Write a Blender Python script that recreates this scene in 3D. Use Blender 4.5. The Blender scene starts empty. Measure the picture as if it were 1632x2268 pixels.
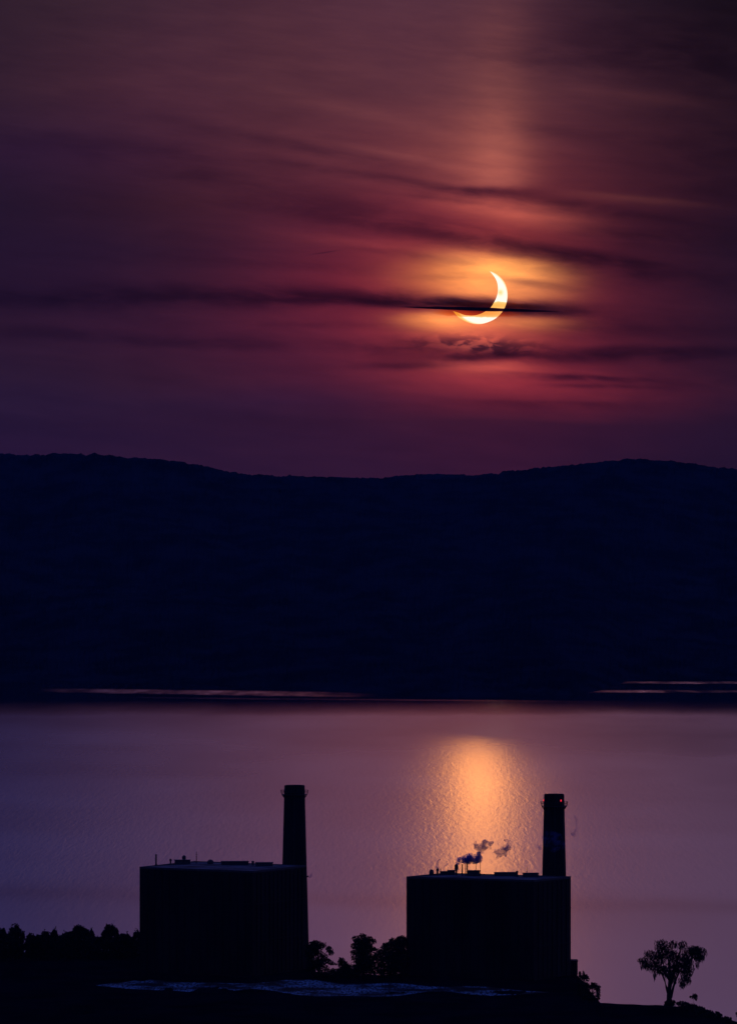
import bpy, bmesh, math, random
from mathutils import Vector, Matrix, noise

# ------------------------------------------------------------------ basics
S = bpy.context.scene
C = S.collection
F = 12970.0      # focal length in survey units (frame 1632 units wide)
CX, HZ = 816.0, 1225.0
H = 200.0        # eye height above the river

def W(px, py, D):
    """bearing / depression pair at distance D -> world point"""
    return Vector(((px - CX) / F * D, D, H - (py - HZ) / F * D))

def srgb(r, g, b, k=1.0):
    def f(c):
        c /= 255.0
        return (c / 12.92 if c <= .04045 else ((c + .055) / 1.055) ** 2.4) * k
    return (f(r), f(g), f(b), 1.0)

# camera
cd = bpy.data.cameras.new("camera")
cam = bpy.data.objects.new("camera", cd); C.objects.link(cam)
cam.location = (0, 0, H)
cam.rotation_euler = (math.radians(90), 0, 0)
cd.sensor_fit = 'HORIZONTAL'; cd.sensor_width = 36.0
cd.lens = 36.0 * F / 1632.0
cd.shift_y = (HZ - 1135.0) / 1632.0
cd.clip_start = 1.0; cd.clip_end = 300000.0
S.camera = cam

S.view_settings.view_transform = 'Standard'
S.view_settings.look = 'None'
S.view_settings.exposure = 0.0
S.view_settings.gamma = 1.0
S.view_settings.use_curve_mapping = False
S.cycles.use_denoising = True
S.cycles.max_bounces = 6
S.cycles.transparent_max_bounces = 24
S.cycles.volume_bounces = 1
S.cycles.volume_max_steps = 256
S.cycles.use_adaptive_sampling = False

SUN_AZ = (1064 - CX) / F
SUN_EL = (HZ - 657) / F

# ------------------------------------------------------------------ node maths helper
class V:
    """scalar socket with operators"""
    def __init__(s, nt, sock): s.nt = nt; s.s = sock
    def _m(s, op, o=None, o2=None, rev=False):
        n = s.nt.nodes.new('ShaderNodeMath'); n.operation = op
        args = [s, o] if not rev else [o, s]
        if o2 is not None: args.append(o2)
        for i, a in enumerate(args):
            if a is None: continue
            if isinstance(a, V): s.nt.links.new(a.s, n.inputs[i])
            else: n.inputs[i].default_value = float(a)
        return V(s.nt, n.outputs[0])
    def __add__(s, o): return s._m('ADD', o)
    def __radd__(s, o): return s._m('ADD', o)
    def __sub__(s, o): return s._m('SUBTRACT', o)
    def __rsub__(s, o): return s._m('SUBTRACT', o, rev=True)
    def __mul__(s, o): return s._m('MULTIPLY', o)
    def __rmul__(s, o): return s._m('MULTIPLY', o)
    def __truediv__(s, o): return s._m('DIVIDE', o)
    def __neg__(s): return s._m('MULTIPLY', -1)
    def exp(s): return s._m('EXPONENT')
    def pw(s, o): return s._m('POWER', o)
    def mn(s, o): return s._m('MINIMUM', o)
    def mx(s, o): return s._m('MAXIMUM', o)
    def ab(s): return s._m('ABSOLUTE')
    def ramp(s, a, b, c=0.0, d=1.0, smooth=True):
        n = s.nt.nodes.new('ShaderNodeMapRange'); n.clamp = True
        n.interpolation_type = 'SMOOTHSTEP' if smooth else 'LINEAR'
        s.nt.links.new(s.s, n.inputs[0])
        for i, v in enumerate((a, b, c, d)): n.inputs[1 + i].default_value = v
        return V(s.nt, n.outputs[0])

def comb(nt, x, y, z=0.0):
    n = nt.nodes.new('ShaderNodeCombineXYZ')
    for i, a in enumerate((x, y, z)):
        if isinstance(a, V): nt.links.new(a.s, n.inputs[i])
        else: n.inputs[i].default_value = float(a)
    return n.outputs[0]

def noise_tex(nt, vec, scale=1.0, detail=3.0, rough=.5, dist=0.0):
    n = nt.nodes.new('ShaderNodeTexNoise')
    nt.links.new(vec, n.inputs['Vector'])
    n.inputs['Scale'].default_value = scale; n.inputs['Detail'].default_value = detail
    n.inputs['Roughness'].default_value = rough; n.inputs['Distortion'].default_value = dist
    return V(nt, n.outputs[0])

def cmix(nt, f, a, b, mode='MIX'):
    n = nt.nodes.new('ShaderNodeMix'); n.data_type = 'RGBA'; n.blend_type = mode; n.clamp_factor = True
    for idx, v in ((0, f), (6, a), (7, b)):
        if isinstance(v, V): nt.links.new(v.s, n.inputs[idx])
        elif isinstance(v, bpy.types.NodeSocket): nt.links.new(v, n.inputs[idx])
        elif isinstance(v, (int, float)): n.inputs[idx].default_value = v
        else: n.inputs[idx].default_value = v
    return n.outputs[2]

def vscale(nt, col, f):
    n = nt.nodes.new('ShaderNodeVectorMath'); n.operation = 'SCALE'
    if isinstance(col, bpy.types.NodeSocket): nt.links.new(col, n.inputs[0])
    else: n.inputs[0].default_value = col[:3]
    if isinstance(f, V): nt.links.new(f.s, n.inputs['Scale'])
    else: n.inputs['Scale'].default_value = f
    return n.outputs[0]

def vadd(nt, a, b, op='ADD'):
    n = nt.nodes.new('ShaderNodeVectorMath'); n.operation = op
    for i, v in enumerate((a, b)):
        if isinstance(v, bpy.types.NodeSocket): nt.links.new(v, n.inputs[i])
        else: n.inputs[i].default_value = v[:3]
    return n.outputs[0]

# ------------------------------------------------------------------ sky (world)
world = bpy.data.worlds.new("World"); S.world = world; world.use_nodes = True
nt = world.node_tree; nt.nodes.clear()
tc = nt.nodes.new('ShaderNodeTexCoord')
sp = nt.nodes.new('ShaderNodeSeparateXYZ'); nt.links.new(tc.outputs['Generated'], sp.inputs[0])
dx, dy, dz = (V(nt, sp.outputs[i]) for i in range(3))
az = dx._m('ARCTAN2', dy)
el = dz._m('ARCSINE')
X = az * 129.70 + 8.16            # bearing, hundredths of the survey unit
Y = el * -129.70 + 12.25          # height above the horizon, downwards
# slow warp so that no band is straight
wn = noise_tex(nt, comb(nt, X * .16, Y * .45), 1.0, 3, .5) - .5
wn2 = noise_tex(nt, comb(nt, X * .55, Y * 1.6, 4.0), 1.0, 4, .55) - .5
Yw = Y + wn * .75 + wn2 * .16

ROWS = [  # (Y, [(x, sRGB) ...])
 (-62, [(0, (40, 62, 150)), (1632, (40, 62, 150))]),
 (-34, [(0, (64, 84, 176)), (800, (136, 140, 206)), (1632, (132, 136, 202))]),
 (-16, [(0, (56, 56, 116)), (500, (142, 106, 144)), (1000, (212, 134, 142)), (1632, (166, 116, 148))]),
 (-6, [(0, (38, 30, 62)), (500, (104, 60, 84)), (1000, (158, 82, 80)), (1300, (120, 68, 78)), (1632, (76, 48, 68))]),
 (0, [(0, (47, 32, 42)), (200, (58, 38, 46)), (400, (68, 42, 52)), (600, (78, 46, 58)), (800, (86, 52, 66)), (1000, (88, 54, 66)), (1130, (84, 50, 62)), (1250, (58, 34, 48)), (1400, (42, 26, 40)), (1632, (20, 13, 24))]),
 (2.0, [(0, (50, 32, 44)), (200, (66, 38, 48)), (400, (78, 44, 54)), (600, (84, 48, 58)), (800, (92, 52, 62)), (1000, (102, 58, 66)), (1130, (96, 54, 60)), (1250, (84, 46, 56)), (1400, (68, 36, 48)), (1632, (36, 21, 34))]),
 (3.4, [(0, (42, 24, 46)), (200, (52, 28, 48)), (400, (68, 34, 48)), (600, (86, 42, 54)), (800, (102, 50, 60)), (1000, (122, 62, 64)), (1130, (112, 56, 60)), (1250, (92, 44, 54)), (1400, (70, 33, 46)), (1632, (42, 21, 36))]),
 (4.5, [(0, (32, 20, 48)), (200, (44, 23, 48)), (400, (58, 28, 46)), (600, (78, 34, 50)), (800, (98, 38, 52)), (1000, (124, 50, 60)), (1130, (124, 50, 56)), (1250, (98, 40, 50)), (1400, (70, 28, 42)), (1632, (42, 20, 38))]),
 (5.5, [(0, (32, 18, 48)), (200, (40, 22, 52)), (400, (48, 23, 48)), (600, (76, 30, 50)), (800, (108, 38, 54)), (1000, (138, 50, 58)), (1130, (138, 50, 54)), (1250, (104, 36, 50)), (1400, (68, 26, 42)), (1632, (36, 20, 42))]),
 (6.4, [(0, (34, 18, 48)), (200, (40, 20, 50)), (400, (54, 24, 50)), (600, (84, 30, 50)), (800, (122, 38, 54)), (1000, (148, 50, 58)), (1130, (144, 48, 54)), (1250, (110, 36, 52)), (1400, (76, 26, 44)), (1632, (38, 20, 42))]),
 (7.3, [(0, (42, 22, 50)), (200, (48, 23, 52)), (400, (58, 24, 52)), (600, (80, 28, 50)), (800, (112, 36, 54)), (1000, (146, 46, 56)), (1130, (140, 44, 54)), (1250, (108, 34, 50)), (1400, (78, 26, 44)), (1632, (40, 20, 42))]),
 (8.3, [(0, (40, 24, 54)), (200, (46, 25, 52)), (400, (54, 25, 50)), (600, (66, 26, 50)), (800, (88, 30, 50)), (1000, (138, 46, 56)), (1130, (142, 46, 56)), (1250, (126, 40, 54)), (1400, (90, 30, 48)), (1632, (44, 22, 44))]),
 (8.9, [(0, (38, 24, 58)), (200, (42, 24, 56)), (400, (46, 24, 54)), (600, (52, 24, 52)), (800, (64, 26, 50)), (1000, (96, 30, 48)), (1130, (106, 32, 48)), (1250, (104, 32, 48)), (1400, (86, 28, 46)), (1632, (42, 22, 46))]),
 (9.4, [(0, (34, 20, 54)), (400, (42, 21, 50)), (800, (52, 21, 44)), (1100, (64, 22, 42)), (1300, (58, 21, 42)), (1632, (36, 18, 42))]),
 (10.6, [(0, (40, 21, 60)), (400, (42, 21, 52)), (800, (48, 22, 48)), (1100, (54, 20, 44)), (1300, (46, 19, 44)), (1632, (36, 18, 44))]),
 (12.3, [(0, (40, 24, 60)), (1632, (40, 24, 60))]),
 (14.0, [(0, (14, 10, 22)), (1632, (14, 10, 22))]),
]
def row_node(stops, Yr=0):
    r = nt.nodes.new('ShaderNodeValToRGB'); cr = r.color_ramp; cr.interpolation = 'B_SPLINE' if len(stops) > 4 else 'EASE'
    nt.links.new((X / 16.32).s, r.inputs[0])
    e = cr.elements
    while len(e) < len(stops): e.new(.5)
    for k, (x, c) in enumerate(stops):
        if Yr >= 0: q = 1.0 - .14 * max(0, (x - 1150) / 482); c = (c[0] * q, c[1] * q * .93, c[2] * q * ((.86 if Yr >= 4 else 1.04) if x < 500 else .95))
        e[k].position = x / 1632.0; e[k].color = srgb(*c)
    return r.outputs[0]
base = row_node(ROWS[0][1], ROWS[0][0])
for i in range(1, len(ROWS)):
    f = Yw.ramp(ROWS[i - 1][0], ROWS[i][0], smooth=False)
    base = cmix(nt, f, base, row_node(ROWS[i][1], ROWS[i][0]))

def gauss(cx, cy, sx, sy, slope=0.0, curve=0.0, yy=None, up=None):
    """soft elongated patch of cloud or glow; up = half-height above the axis if it differs"""
    ax = X - cx / 100.0
    ay = (yy if yy is not None else Y2) - cy / 100.0
    if slope: ay = ay - ax * slope
    if curve: ay = ay - ax * ax * curve
    u = ax / (sx / 100.0)
    if up is None: v = ay / (sy / 100.0)
    else: v = ay.mx(0.0) / (sy / 100.0) + ay.mn(0.0) / (up / 100.0)
    return (-(u * u + v * v)).exp()

fn = noise_tex(nt, comb(nt, X * 1.1, Y * 4.2, 9.0), 1.0, 5, .6) - .5
Y2 = Y + wn2 * .10 + wn * .16 + fn * .04
# glow of the low sun in the thin cloud
glow = None
for cx, cy, sx, sy, sl, up, col, amp in [
    (1114, 592, 105, 32, .10, 22, (1.0, .45, .07), .78),
    (1040, 570, 70, 22, .08, 22, (1.0, .34, .10), .22),
    (1035, 622, 120, 44, .06, 40, (1.0, .42, .05), .38),
    (1095, 648, 105, 24, .03, 60, (1.0, .42, .09), .52),
    (1180, 632, 80, 40, .10, 44, (1.0, .31, .08), .22),
    (985, 712, 80, 20, .03, 15, (1.0, .38, .06), .85),
    (1150, 713, 85, 16, .03, 14, (1.0, .35, .06), .62),
    (1065, 742, 110, 30, .0, 30, (.95, .22, .075), .38),
    (1060, 660, 170, 140, .0, 130, (.80, .10, .045), .26),
    (1130, 468, 130, 26, .14, 26, (.9, .20, .10), .34),
    (1065, 812, 95, 17, .03, 14, (.85, .16, .075), .40),
    (1180, 855, 260, 26, .03, 26, (.7, .06, .06), .10),
    (1385, 440, 150, 11, .09, 7, (.9, .24, .14), .048),
    (850, 262, 190, 16, .22, 16, (.9, .26, .18), .040),
    (900, 348, 150, 10, .20, 9, (.9, .26, .18), .045),
    (1420, 215, 150, 14, .10, 14, (.9, .24, .18), .022),
    (820, 545, 170, 16, .10, 14, (.9, .14, .10), .060),
    (1065, 768, 70, 9, .03, 9, (1.0, .26, .12), .22)]:
    g = vscale(nt, col, gauss(cx, cy, sx, sy, sl, 0, None, up) * amp)
    glow = g if glow is None else vadd(nt, glow, g)
# light pillar above the sun: sharp right flank, soft left one, ending at a dark cloud
px_ = X - 11.16
pl = (-(px_.mx(0.0) / .66).pw(2) - (px_.mn(0.0).ab() / 1.35).pw(2)).exp() * .8 + (-((px_ + .22) / .48).pw(2)).exp() * .45
pil = pl * (Y2.ramp(-1.0, 2.2, .0, .36) + Y2.ramp(1.6, 4.0, 0.0, .64)) * Y2.ramp(4.02, 4.30, 1.0, 0.0) * Y.ramp(-8.0, -1.0, 0.0, 1.0)
glow = vadd(nt, glow, vscale(nt, (.19, .055, .030), pil))
glow = vscale(nt, glow, fn * .5 + wn2 * .35 + 1.0)
skyc = vadd(nt, base, glow)

# dark cloud streaks: optical depth
tau = None
for cx, cy, sx, sy, sl, up, cv, t in [
    (640, 432, 330, 34, .21, 26, -.004, .30),
    (940, 508, 250, 24, .13, 20, .0, .55),
    (1245, 562, 230, 26, .13, 14, .0, 1.15),
    (1060, 424, 125, 13, .02, 9, .0, .70),
    (1230, 452, 150, 14, .10, 12, .0, .50),
    (1430, 520, 180, 26, .04, 20, .0, .35),
    (560, 662, 330, 18, .02, 26, .0, .85),
    (150, 668, 260, 20, .01, 20, .0, .55),
    (860, 673, 230, 11, .055, 20, .0, .85),
    (985, 675, 130, 10, .04, 15, .0, 1.55),
    (1100, 677, 150, 10, .03, 13, .0, 1.15),
    (1200, 691, 150, 9, .04, 14, .0, 1.15),
    (1340, 720, 240, 26, .03, 22, .0, .40),
    (1175, 628, 90, 10, .16, 8, .0, .45),
    (1010, 612, 80, 9, .02, 8, .0, .28),
    (440, 760, 220, 13, .03, 16, .0, .45),
    (120, 740, 160, 14, .01, 14, .0, .30),
    (690, 722, 200, 9, .02, 9, .0, .22),
    (950, 768, 170, 22, .01, 14, .0, .75),
    (1085, 789, 80, 8, -.06, 8, .0, 1.0),
    (1290, 788, 300, 16, -.015, 12, .0, .95),
    (1420, 774, 220, 10, .0, 10, .0, .70),
    (900, 812, 130, 8, -.01, 9, .0, .55),
    (1210, 832, 140, 5, .03, 5, .0, .40),
    (1290, 838, 150, 8, .015, 5, .0, .70),
    (1330, 856, 110, 5, .01, 5, .0, .45),
    (1240, 893, 170, 12, .01, 5, .0, .50),
    (1460, 850, 200, 40, .0, 30, .0, .25),
    (860, 395, 230, 10, .16, 9, .0, .34),
    (700, 330, 260, 14, .19, 12, .0, .22),
    (900, 565, 160, 9, .10, 9, .0, .30),
    (620, 590, 240, 12, .06, 12, .0, .20),
    (1000, 445, 150, 7, .12, 6, .0, .30),
    (1390, 480, 170, 10, .07, 9, .0, .30),
    (1400, 610, 220, 16, .05, 14, .0, .30),
    (1500, 120, 260, 60, .10, 90, .0, .45),
    (1590, 330, 120, 260, .0, 300, .0, .25),
    (400, 340, 260, 18, .10, 16, .0, .20),
    (1180, 130, 220, 30, .08, 30, .0, .20),
    (720, 561, 28, 1.6, -.16, 1.6, .0, .35),
    (1300, 300, 260, 18, .10, 18, .0, .15)]:
    g = gauss(cx, cy, sx, sy, sl, cv, None, up) * t
    tau = g if tau is None else tau + g
brk = noise_tex(nt, comb(nt, X * .55 + Y * .3, Y * 2.4 - X * .30, 11.0), 1.0, 5, .62, .3)
tau = tau * brk.ramp(.30, .66, .6, 1.45)
# torn little cloud under the sun
pn = noise_tex(nt, comb(nt, X * 2.2, Y * 4.6, 5.3), 1.0, 5, .56, .35)
puff = gauss(1060, 767, 108, 17, .04, 0, Y, 17) * pn.ramp(.45, .62) * 1.9
puff = puff + gauss(1075, 788, 90, 9, -.05, 0, Y2, 9) * .75
tau = tau + puff
# fine streaky texture everywhere
st = noise_tex(nt, comb(nt, X * .35, Y * 3.0 - X * .25, 1.5), 1.0, 5, .6) - .5
st2 = noise_tex(nt, comb(nt, X * .8, Y * 7.0 - X * .35, 6.5), 1.0, 4, .55) - .5
tau = tau + st * .42 + st2 * .08 + (brk - .5) * .5 + .10
ext = nt.nodes.new('ShaderNodeCombineXYZ')
for i, k in enumerate((1.0, 1.05, .62)):
    nt.links.new((tau * -k).exp().s, ext.inputs[i])
skyc = vadd(nt, skyc, ext.outputs[0], 'MULTIPLY')
# the west behind the viewer: deep blue pre-dawn sky
back = dy.ramp(.75, -.3)
skyc = cmix(nt, back, skyc, cmix(nt, dz.ramp(-.05, .3), srgb(24, 26, 44), srgb(46, 60, 132)))
nish = nt.nodes.new('ShaderNodeTexSky'); nish.sky_type = 'NISHITA'; nish.sun_disc = False
nish.sun_elevation = SUN_EL; nish.sun_rotation = SUN_AZ
skyc = vadd(nt, skyc, vscale(nt, nish.outputs[0], .00008))
bg = nt.nodes.new('ShaderNodeBackground'); nt.links.new(skyc, bg.inputs[0]); bg.inputs[1].default_value = 1.0
wo = nt.nodes.new('ShaderNodeOutputWorld'); nt.links.new(bg.outputs[0], wo.inputs[0])
world.cycles.sampling_method = 'MANUAL'; world.cycles.sample_map_resolution = 1024

# sun lamp
ld = bpy.data.lights.new("sun_light", 'SUN'); ld.energy = .0054; ld.angle = math.radians(.42)
ld.color = (1.0, .345, .065)
lo = bpy.data.objects.new("sun_light", ld); C.objects.link(lo)
sdir = Vector((math.sin(SUN_AZ) * math.cos(SUN_EL), math.cos(SUN_AZ) * math.cos(SUN_EL), math.sin(SUN_EL)))
lo.rotation_euler = (-sdir).to_track_quat('-Z', 'Y').to_euler(); lo.location = (0, 2000, 900)

# ------------------------------------------------------------------ object helpers
def tag(o, label=None, cat=None, group=None, kind=None):
    if label: o['label'] = label
    if cat: o['category'] = cat
    if group: o['group'] = group
    if kind: o['kind'] = kind
    return o

def mesh_obj(name, verts, faces, m, parent=None, smooth=False):
    me = bpy.data.meshes.new(name); me.from_pydata([tuple(v) for v in verts], [], faces); me.update()
    if smooth:
        for p in me.polygons: p.use_smooth = True
    me.materials.append(m)
    o = bpy.data.objects.new(name, me); C.objects.link(o)
    if parent is not None:
        o.parent = parent
        o.matrix_parent_inverse = Matrix.Identity(4)
    return o

def empty(name, loc):
    o = bpy.data.objects.new(name, None); C.objects.link(o); o.location = loc
    o.empty_display_size = 2.0
    return o

class MB:
    """mesh builder in world space, written relative to the origin of its thing"""
    def __init__(s): s.v = []; s.f = []
    def add(s, vs, fs):
        b = len(s.v); s.v += [Vector(v) for v in vs]; s.f += [tuple(b + i for i in f) for f in fs]
    def box(s, c, sz, rot=0.0, bev=0.0):
        c = Vector(c); hx, hy, hz = (a / 2 for a in sz); R = Matrix.Rotation(rot, 3, 'Z')
        b = min(bev, hx * .4, hy * .4) if bev else min(hx, hy) * .04
        ring = [(-hx + b, -hy), (hx - b, -hy), (hx, -hy + b), (hx, hy - b), (hx - b, hy), (-hx + b, hy), (-hx, hy - b), (-hx, -hy + b)]
        vs = [c + R @ Vector((x, y, z)) for z in (-hz, hz) for x, y in ring]
        fs = [tuple(range(7, -1, -1)), tuple(range(8, 16))] + [(i, (i + 1) % 8, 8 + (i + 1) % 8, 8 + i) for i in range(8)]
        s.add(vs, fs)
    def lathe(s, c, prof, n=24, axis=None, sx=1.0, sy=1.0):
        c = Vector(c); M = Matrix.Identity(3)
        if axis is not None: M = Vector((0, 0, 1)).rotation_difference(Vector(axis)).to_matrix()
        vs = []
        for r, z in prof:
            for k in range(n):
                a = 2 * math.pi * k / n
                vs.append(c + M @ Vector((r * math.cos(a) * sx, r * math.sin(a) * sy, z)))
        fs = []
        for j in range(len(prof) - 1):
            for k in range(n):
                k2 = (k + 1) % n
                fs.append((j * n + k, j * n + k2, (j + 1) * n + k2, (j + 1) * n + k))
        fs.append(tuple(range(n - 1, -1, -1))); fs.append(tuple(range((len(prof) - 1) * n, len(prof) * n)))
        s.add(vs, fs)
    def tube(s, pts, rad, n=8, taper=None):
        pts = [Vector(p) for p in pts]; vs = []; fs = []
        for i, p in enumerate(pts):
            d = (pts[min(i + 1, len(pts) - 1)] - pts[max(i - 1, 0)]).normalized()
            a = d.orthogonal().normalized(); b = d.cross(a)
            if abs(d.z) < .95:
                a = d.cross(Vector((0, 0, 1))).normalized(); b = a.cross(d)
            r = rad if taper is None else rad + (taper - rad) * i / (len(pts) - 1)
            for k in range(n):
                t = 2 * math.pi * k / n
                vs.append(p + a * math.cos(t) * r + b * math.sin(t) * r)
        for i in range(len(pts) - 1):
            for k in range(n):
                k2 = (k + 1) % n
                fs.append((i * n + k, i * n + k2, (i + 1) * n + k2, (i + 1) * n + k))
        fs.append(tuple(range(n - 1, -1, -1))); fs.append(tuple(range((len(pts) - 1) * n, len(pts) * n)))
        s.add(vs, fs)
    def prism(s, poly, z0, z1):
        n = len(poly); vs = [Vector((x, y, z0)) for x, y in poly] + [Vector((x, y, z1)) for x, y in poly]
        fs = [tuple(range(n - 1, -1, -1)), tuple(range(n, 2 * n))] + [(i, (i + 1) % n, n + (i + 1) % n, n + i) for i in range(n)]
        s.add(vs, fs)
    def build(s, name, m, parent=None, org=None, smooth=False):
        o0 = Vector(org) if org is not None else Vector((0, 0, 0))
        vs = [v - o0 for v in s.v]
        return mesh_obj(name, vs, s.f, m, parent, smooth)

def world_org(o):
    p = Vector((0, 0, 0))
    while o is not None: p += o.location; o = o.parent
    return p

# ------------------------------------------------------------------ materials
def mat(name, col, rough=.8, nscale=.3, namp=.35, metal=0.0, spec=.3, col2=None, bump=0.0, stretch=(1, 1, 1)):
    m = bpy.data.materials.new(name); m.use_nodes = True; t = m.node_tree
    p = t.nodes['Principled BSDF']
    co = t.nodes.new('ShaderNodeTexCoord'); mp = t.nodes.new('ShaderNodeMapping'); mp.inputs['Scale'].default_value = stretch
    t.links.new(co.outputs['Object'], mp.inputs[0])
    n = noise_tex(t, mp.outputs[0], nscale, 6, .6)
    c2 = col2 or tuple(c * (1 - namp) for c in col[:3]) + (1,)
    t.links.new(cmix(t, n.ramp(.35, .65), col, c2), p.inputs['Base Color'])
    p.inputs['Roughness'].default_value = rough; p.inputs['Metallic'].default_value = metal
    p.inputs['Specular IOR Level'].default_value = spec
    if bump:
        b = t.nodes.new('ShaderNodeBump'); b.inputs['Distance'].default_value = bump
        t.links.new(n.s, b.inputs['Height']); t.links.new(b.outputs[0], p.inputs['Normal'])
    return m

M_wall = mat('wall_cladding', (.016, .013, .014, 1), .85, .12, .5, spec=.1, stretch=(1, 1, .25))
M_roof = mat('roof_membrane', (.11, .11, .13, 1), .9, .09, .8, spec=.1, col2=(.02, .02, .025, 1))
M_trim = mat('roof_trim', (.05, .05, .06, 1), .8, .4, spec=.2)
M_steel = mat('dark_steel', (.05, .045, .05, 1), .7, .8, spec=.3)
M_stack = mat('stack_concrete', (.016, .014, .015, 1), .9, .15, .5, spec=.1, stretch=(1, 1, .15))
M_leaf = mat('foliage', (.018, .024, .016, 1), .9, .6, .6, spec=.05)
M_leaf2 = mat('foliage_weeping', (.022, .024, .024, 1), .9, .6, .6, spec=.05)
M_bark = mat('bark', (.025, .02, .018, 1), .95, 1.5, spec=.05, bump=.05)
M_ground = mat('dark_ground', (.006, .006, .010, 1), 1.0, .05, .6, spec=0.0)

# ------------------------------------------------------------------ river
def make_water():
    m = bpy.data.materials.new('river_water'); m.use_nodes = True; t = m.node_tree
    t.nodes.remove(t.nodes['Principled BSDF'])
    p = t.nodes.new('ShaderNodeBsdfGlossy'); p.distribution = 'BECKMANN'; p.inputs['Color'].default_value = (.93, .93, .93, 1)
    df = t.nodes.new('ShaderNodeBsdfDiffuse'); df.inputs['Color'].default_value = (.004, .005, .012, 1)
    fr = t.nodes.new('ShaderNodeFresnel'); fr.inputs['IOR'].default_value = 1.34
    mxs = t.nodes.new('ShaderNodeMixShader'); t.links.new(fr.outputs[0], mxs.inputs[0])
    t.links.new(df.outputs[0], mxs.inputs[1]); t.links.new(p.outputs[0], mxs.inputs[2])
    t.links.new(mxs.outputs[0], t.nodes['Material Output'].inputs[0])
    g = t.nodes.new('ShaderNodeNewGeometry'); s = t.nodes.new('ShaderNodeSeparateXYZ'); t.links.new(g.outputs['Position'], s.inputs[0])
    x, y = V(t, s.outputs[0]), V(t, s.outputs[1])
    # long, ragged slicks of calm water and patches of ruffled water
    wob = noise_tex(t, comb(t, x * .0045, y * .0009), 1.0, 4, .6) - .5
    fine = noise_tex(t, comb(t, x * .02, y * .0022, 3.0), 1.0, 4, .65) - .5
    yy = y + wob * 330 + fine * 160
    ruffled = yy.ramp(8250, 7150, 0.0, 1.0, smooth=False)          # toward the far bank the river goes glassy
    def patch(cx, cy, sx, sy, sl=0.0):
        a = (x - cx) / sx; b = (y + fine * 60 + wob * 40 - cy - (x - cx) * sl) / sy
        return (-(a.pw(4) + (b * b) * (b * b))).exp()
    pt = patch(-250, 8380, 250, 170, -.60) + patch(-110, 8000, 400, 50, -.35) * .3
    pt = pt + patch(520, 9000, 190, 110) + patch(470, 8430, 190, 110) + patch(330, 8700, 130, 30)*.6
    r_far = (ruffled + pt * (fine * 1.6 + .62).mx(0.0)).mn(1.0)
    big = noise_tex(t, comb(t, x * .004, y * .0012, 7.0), 1.0, 3, .5)
    # a smoother lane across mid-river
    lane = (-((y + x * .35 + wob * 90 + fine * 60 - 3360) / 75).pw(2)).exp()
    rough = r_far * (big * .07 + .09 + y.ramp(2600, 7200, .165, .10, smooth=False)) * (1.0 - lane * .07) + .03 + pt.mn(1.0) * (1.0 - ruffled) * .05
    t.links.new(rough.s, p.inputs['Roughness'])
    p2 = t.nodes.new('ShaderNodeBsdfGlossy'); p2.distribution = 'BECKMANN'; p2.inputs['Color'].default_value = (.93, .93, .93, 1)
    t.links.new((rough * .62).s, p2.inputs['Roughness'])
    mg = t.nodes.new('ShaderNodeMixShader'); mg.inputs[0].default_value = .20
    t.links.new(p.outputs[0], mg.inputs[1]); t.links.new(p2.outputs[0], mg.inputs[2]); t.links.new(mg.outputs[0], mxs.inputs[2])
    n1 = noise_tex(t, comb(t, x * .50, y * .042), 1.0, 3, .55, .6)
    n2 = noise_tex(t, comb(t, x * .22, y * .018, 5.0), 1.0, 3, .55, .8)
    b = t.nodes.new('ShaderNodeBump'); b.inputs['Distance'].default_value = 1.0
    calm = r_far * y.ramp(3900, 8000, 1.0, .2) * y.ramp(2900, 3900, .3, 1.0)
    b.inputs['Strength'].default_value = 1.0
    t.links.new(((n1 * .09 + n2 * .14) * calm).s, b.inputs['Height']); t.links.new(b.outputs[0], p.inputs['Normal']); t.links.new(b.outputs[0], p2.inputs['Normal'])
    return m
mw = make_water()
ww = mesh_obj('water', [(-9000, 800, 0), (9000, 800, 0), (9000, 13000, 0), (-9000, 13000, 0)], [(0, 1, 2, 3)], mw)
tag(ww, 'wide purple river reflecting the dawn with an orange glitter path', 'river', kind='structure')

# ------------------------------------------------------------------ far hills
CREST = [(-2600, 1120), (-1500, 1040), (-800, 1000), (-300, 985), (0, 1005), (52, 1010), (130, 1005), (219, 1007), (281, 1014), (390, 1021), (469, 1037), (526, 1050), (651, 1056), (781, 1058), (860, 1060), (930, 1062), (1000, 1060), (1060, 1052), (1150, 1042), (1250, 1032), (1330, 1024), (1400, 1016), (1480, 1021), (1560, 1031), (1632, 1042), (1800, 1060), (2300, 1030), (3200, 1090), (4500, 1150)]
SHORE = [(-2600, 1500), (0, 1508), (250, 1511), (420, 1515), (600, 1524), (860, 1540), (950, 1546), (1250, 1546), (1330, 1532), (1390, 1511), (1632, 1507), (4500, 1500)]
def interp(tab, x):
    if x <= tab[0][0]: return tab[0][1]
    for (x0, y0), (x1, y1) in zip(tab, tab[1:]):
        if x <= x1:
            u = (x - x0) / (x1 - x0); return y0 + (y1 - y0) * u
    return tab[-1][1]
def smooth_interp(tab, x, w=22):
    return sum(interp(tab, x + d) for d in (-w, -w / 2, 0, w / 2, w)) / 5
M_hill = mat('wooded_hillside', (.012, .016, .030, 1), 1.0, .012, .7, spec=0.0, stretch=(1, .35, 1))
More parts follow.
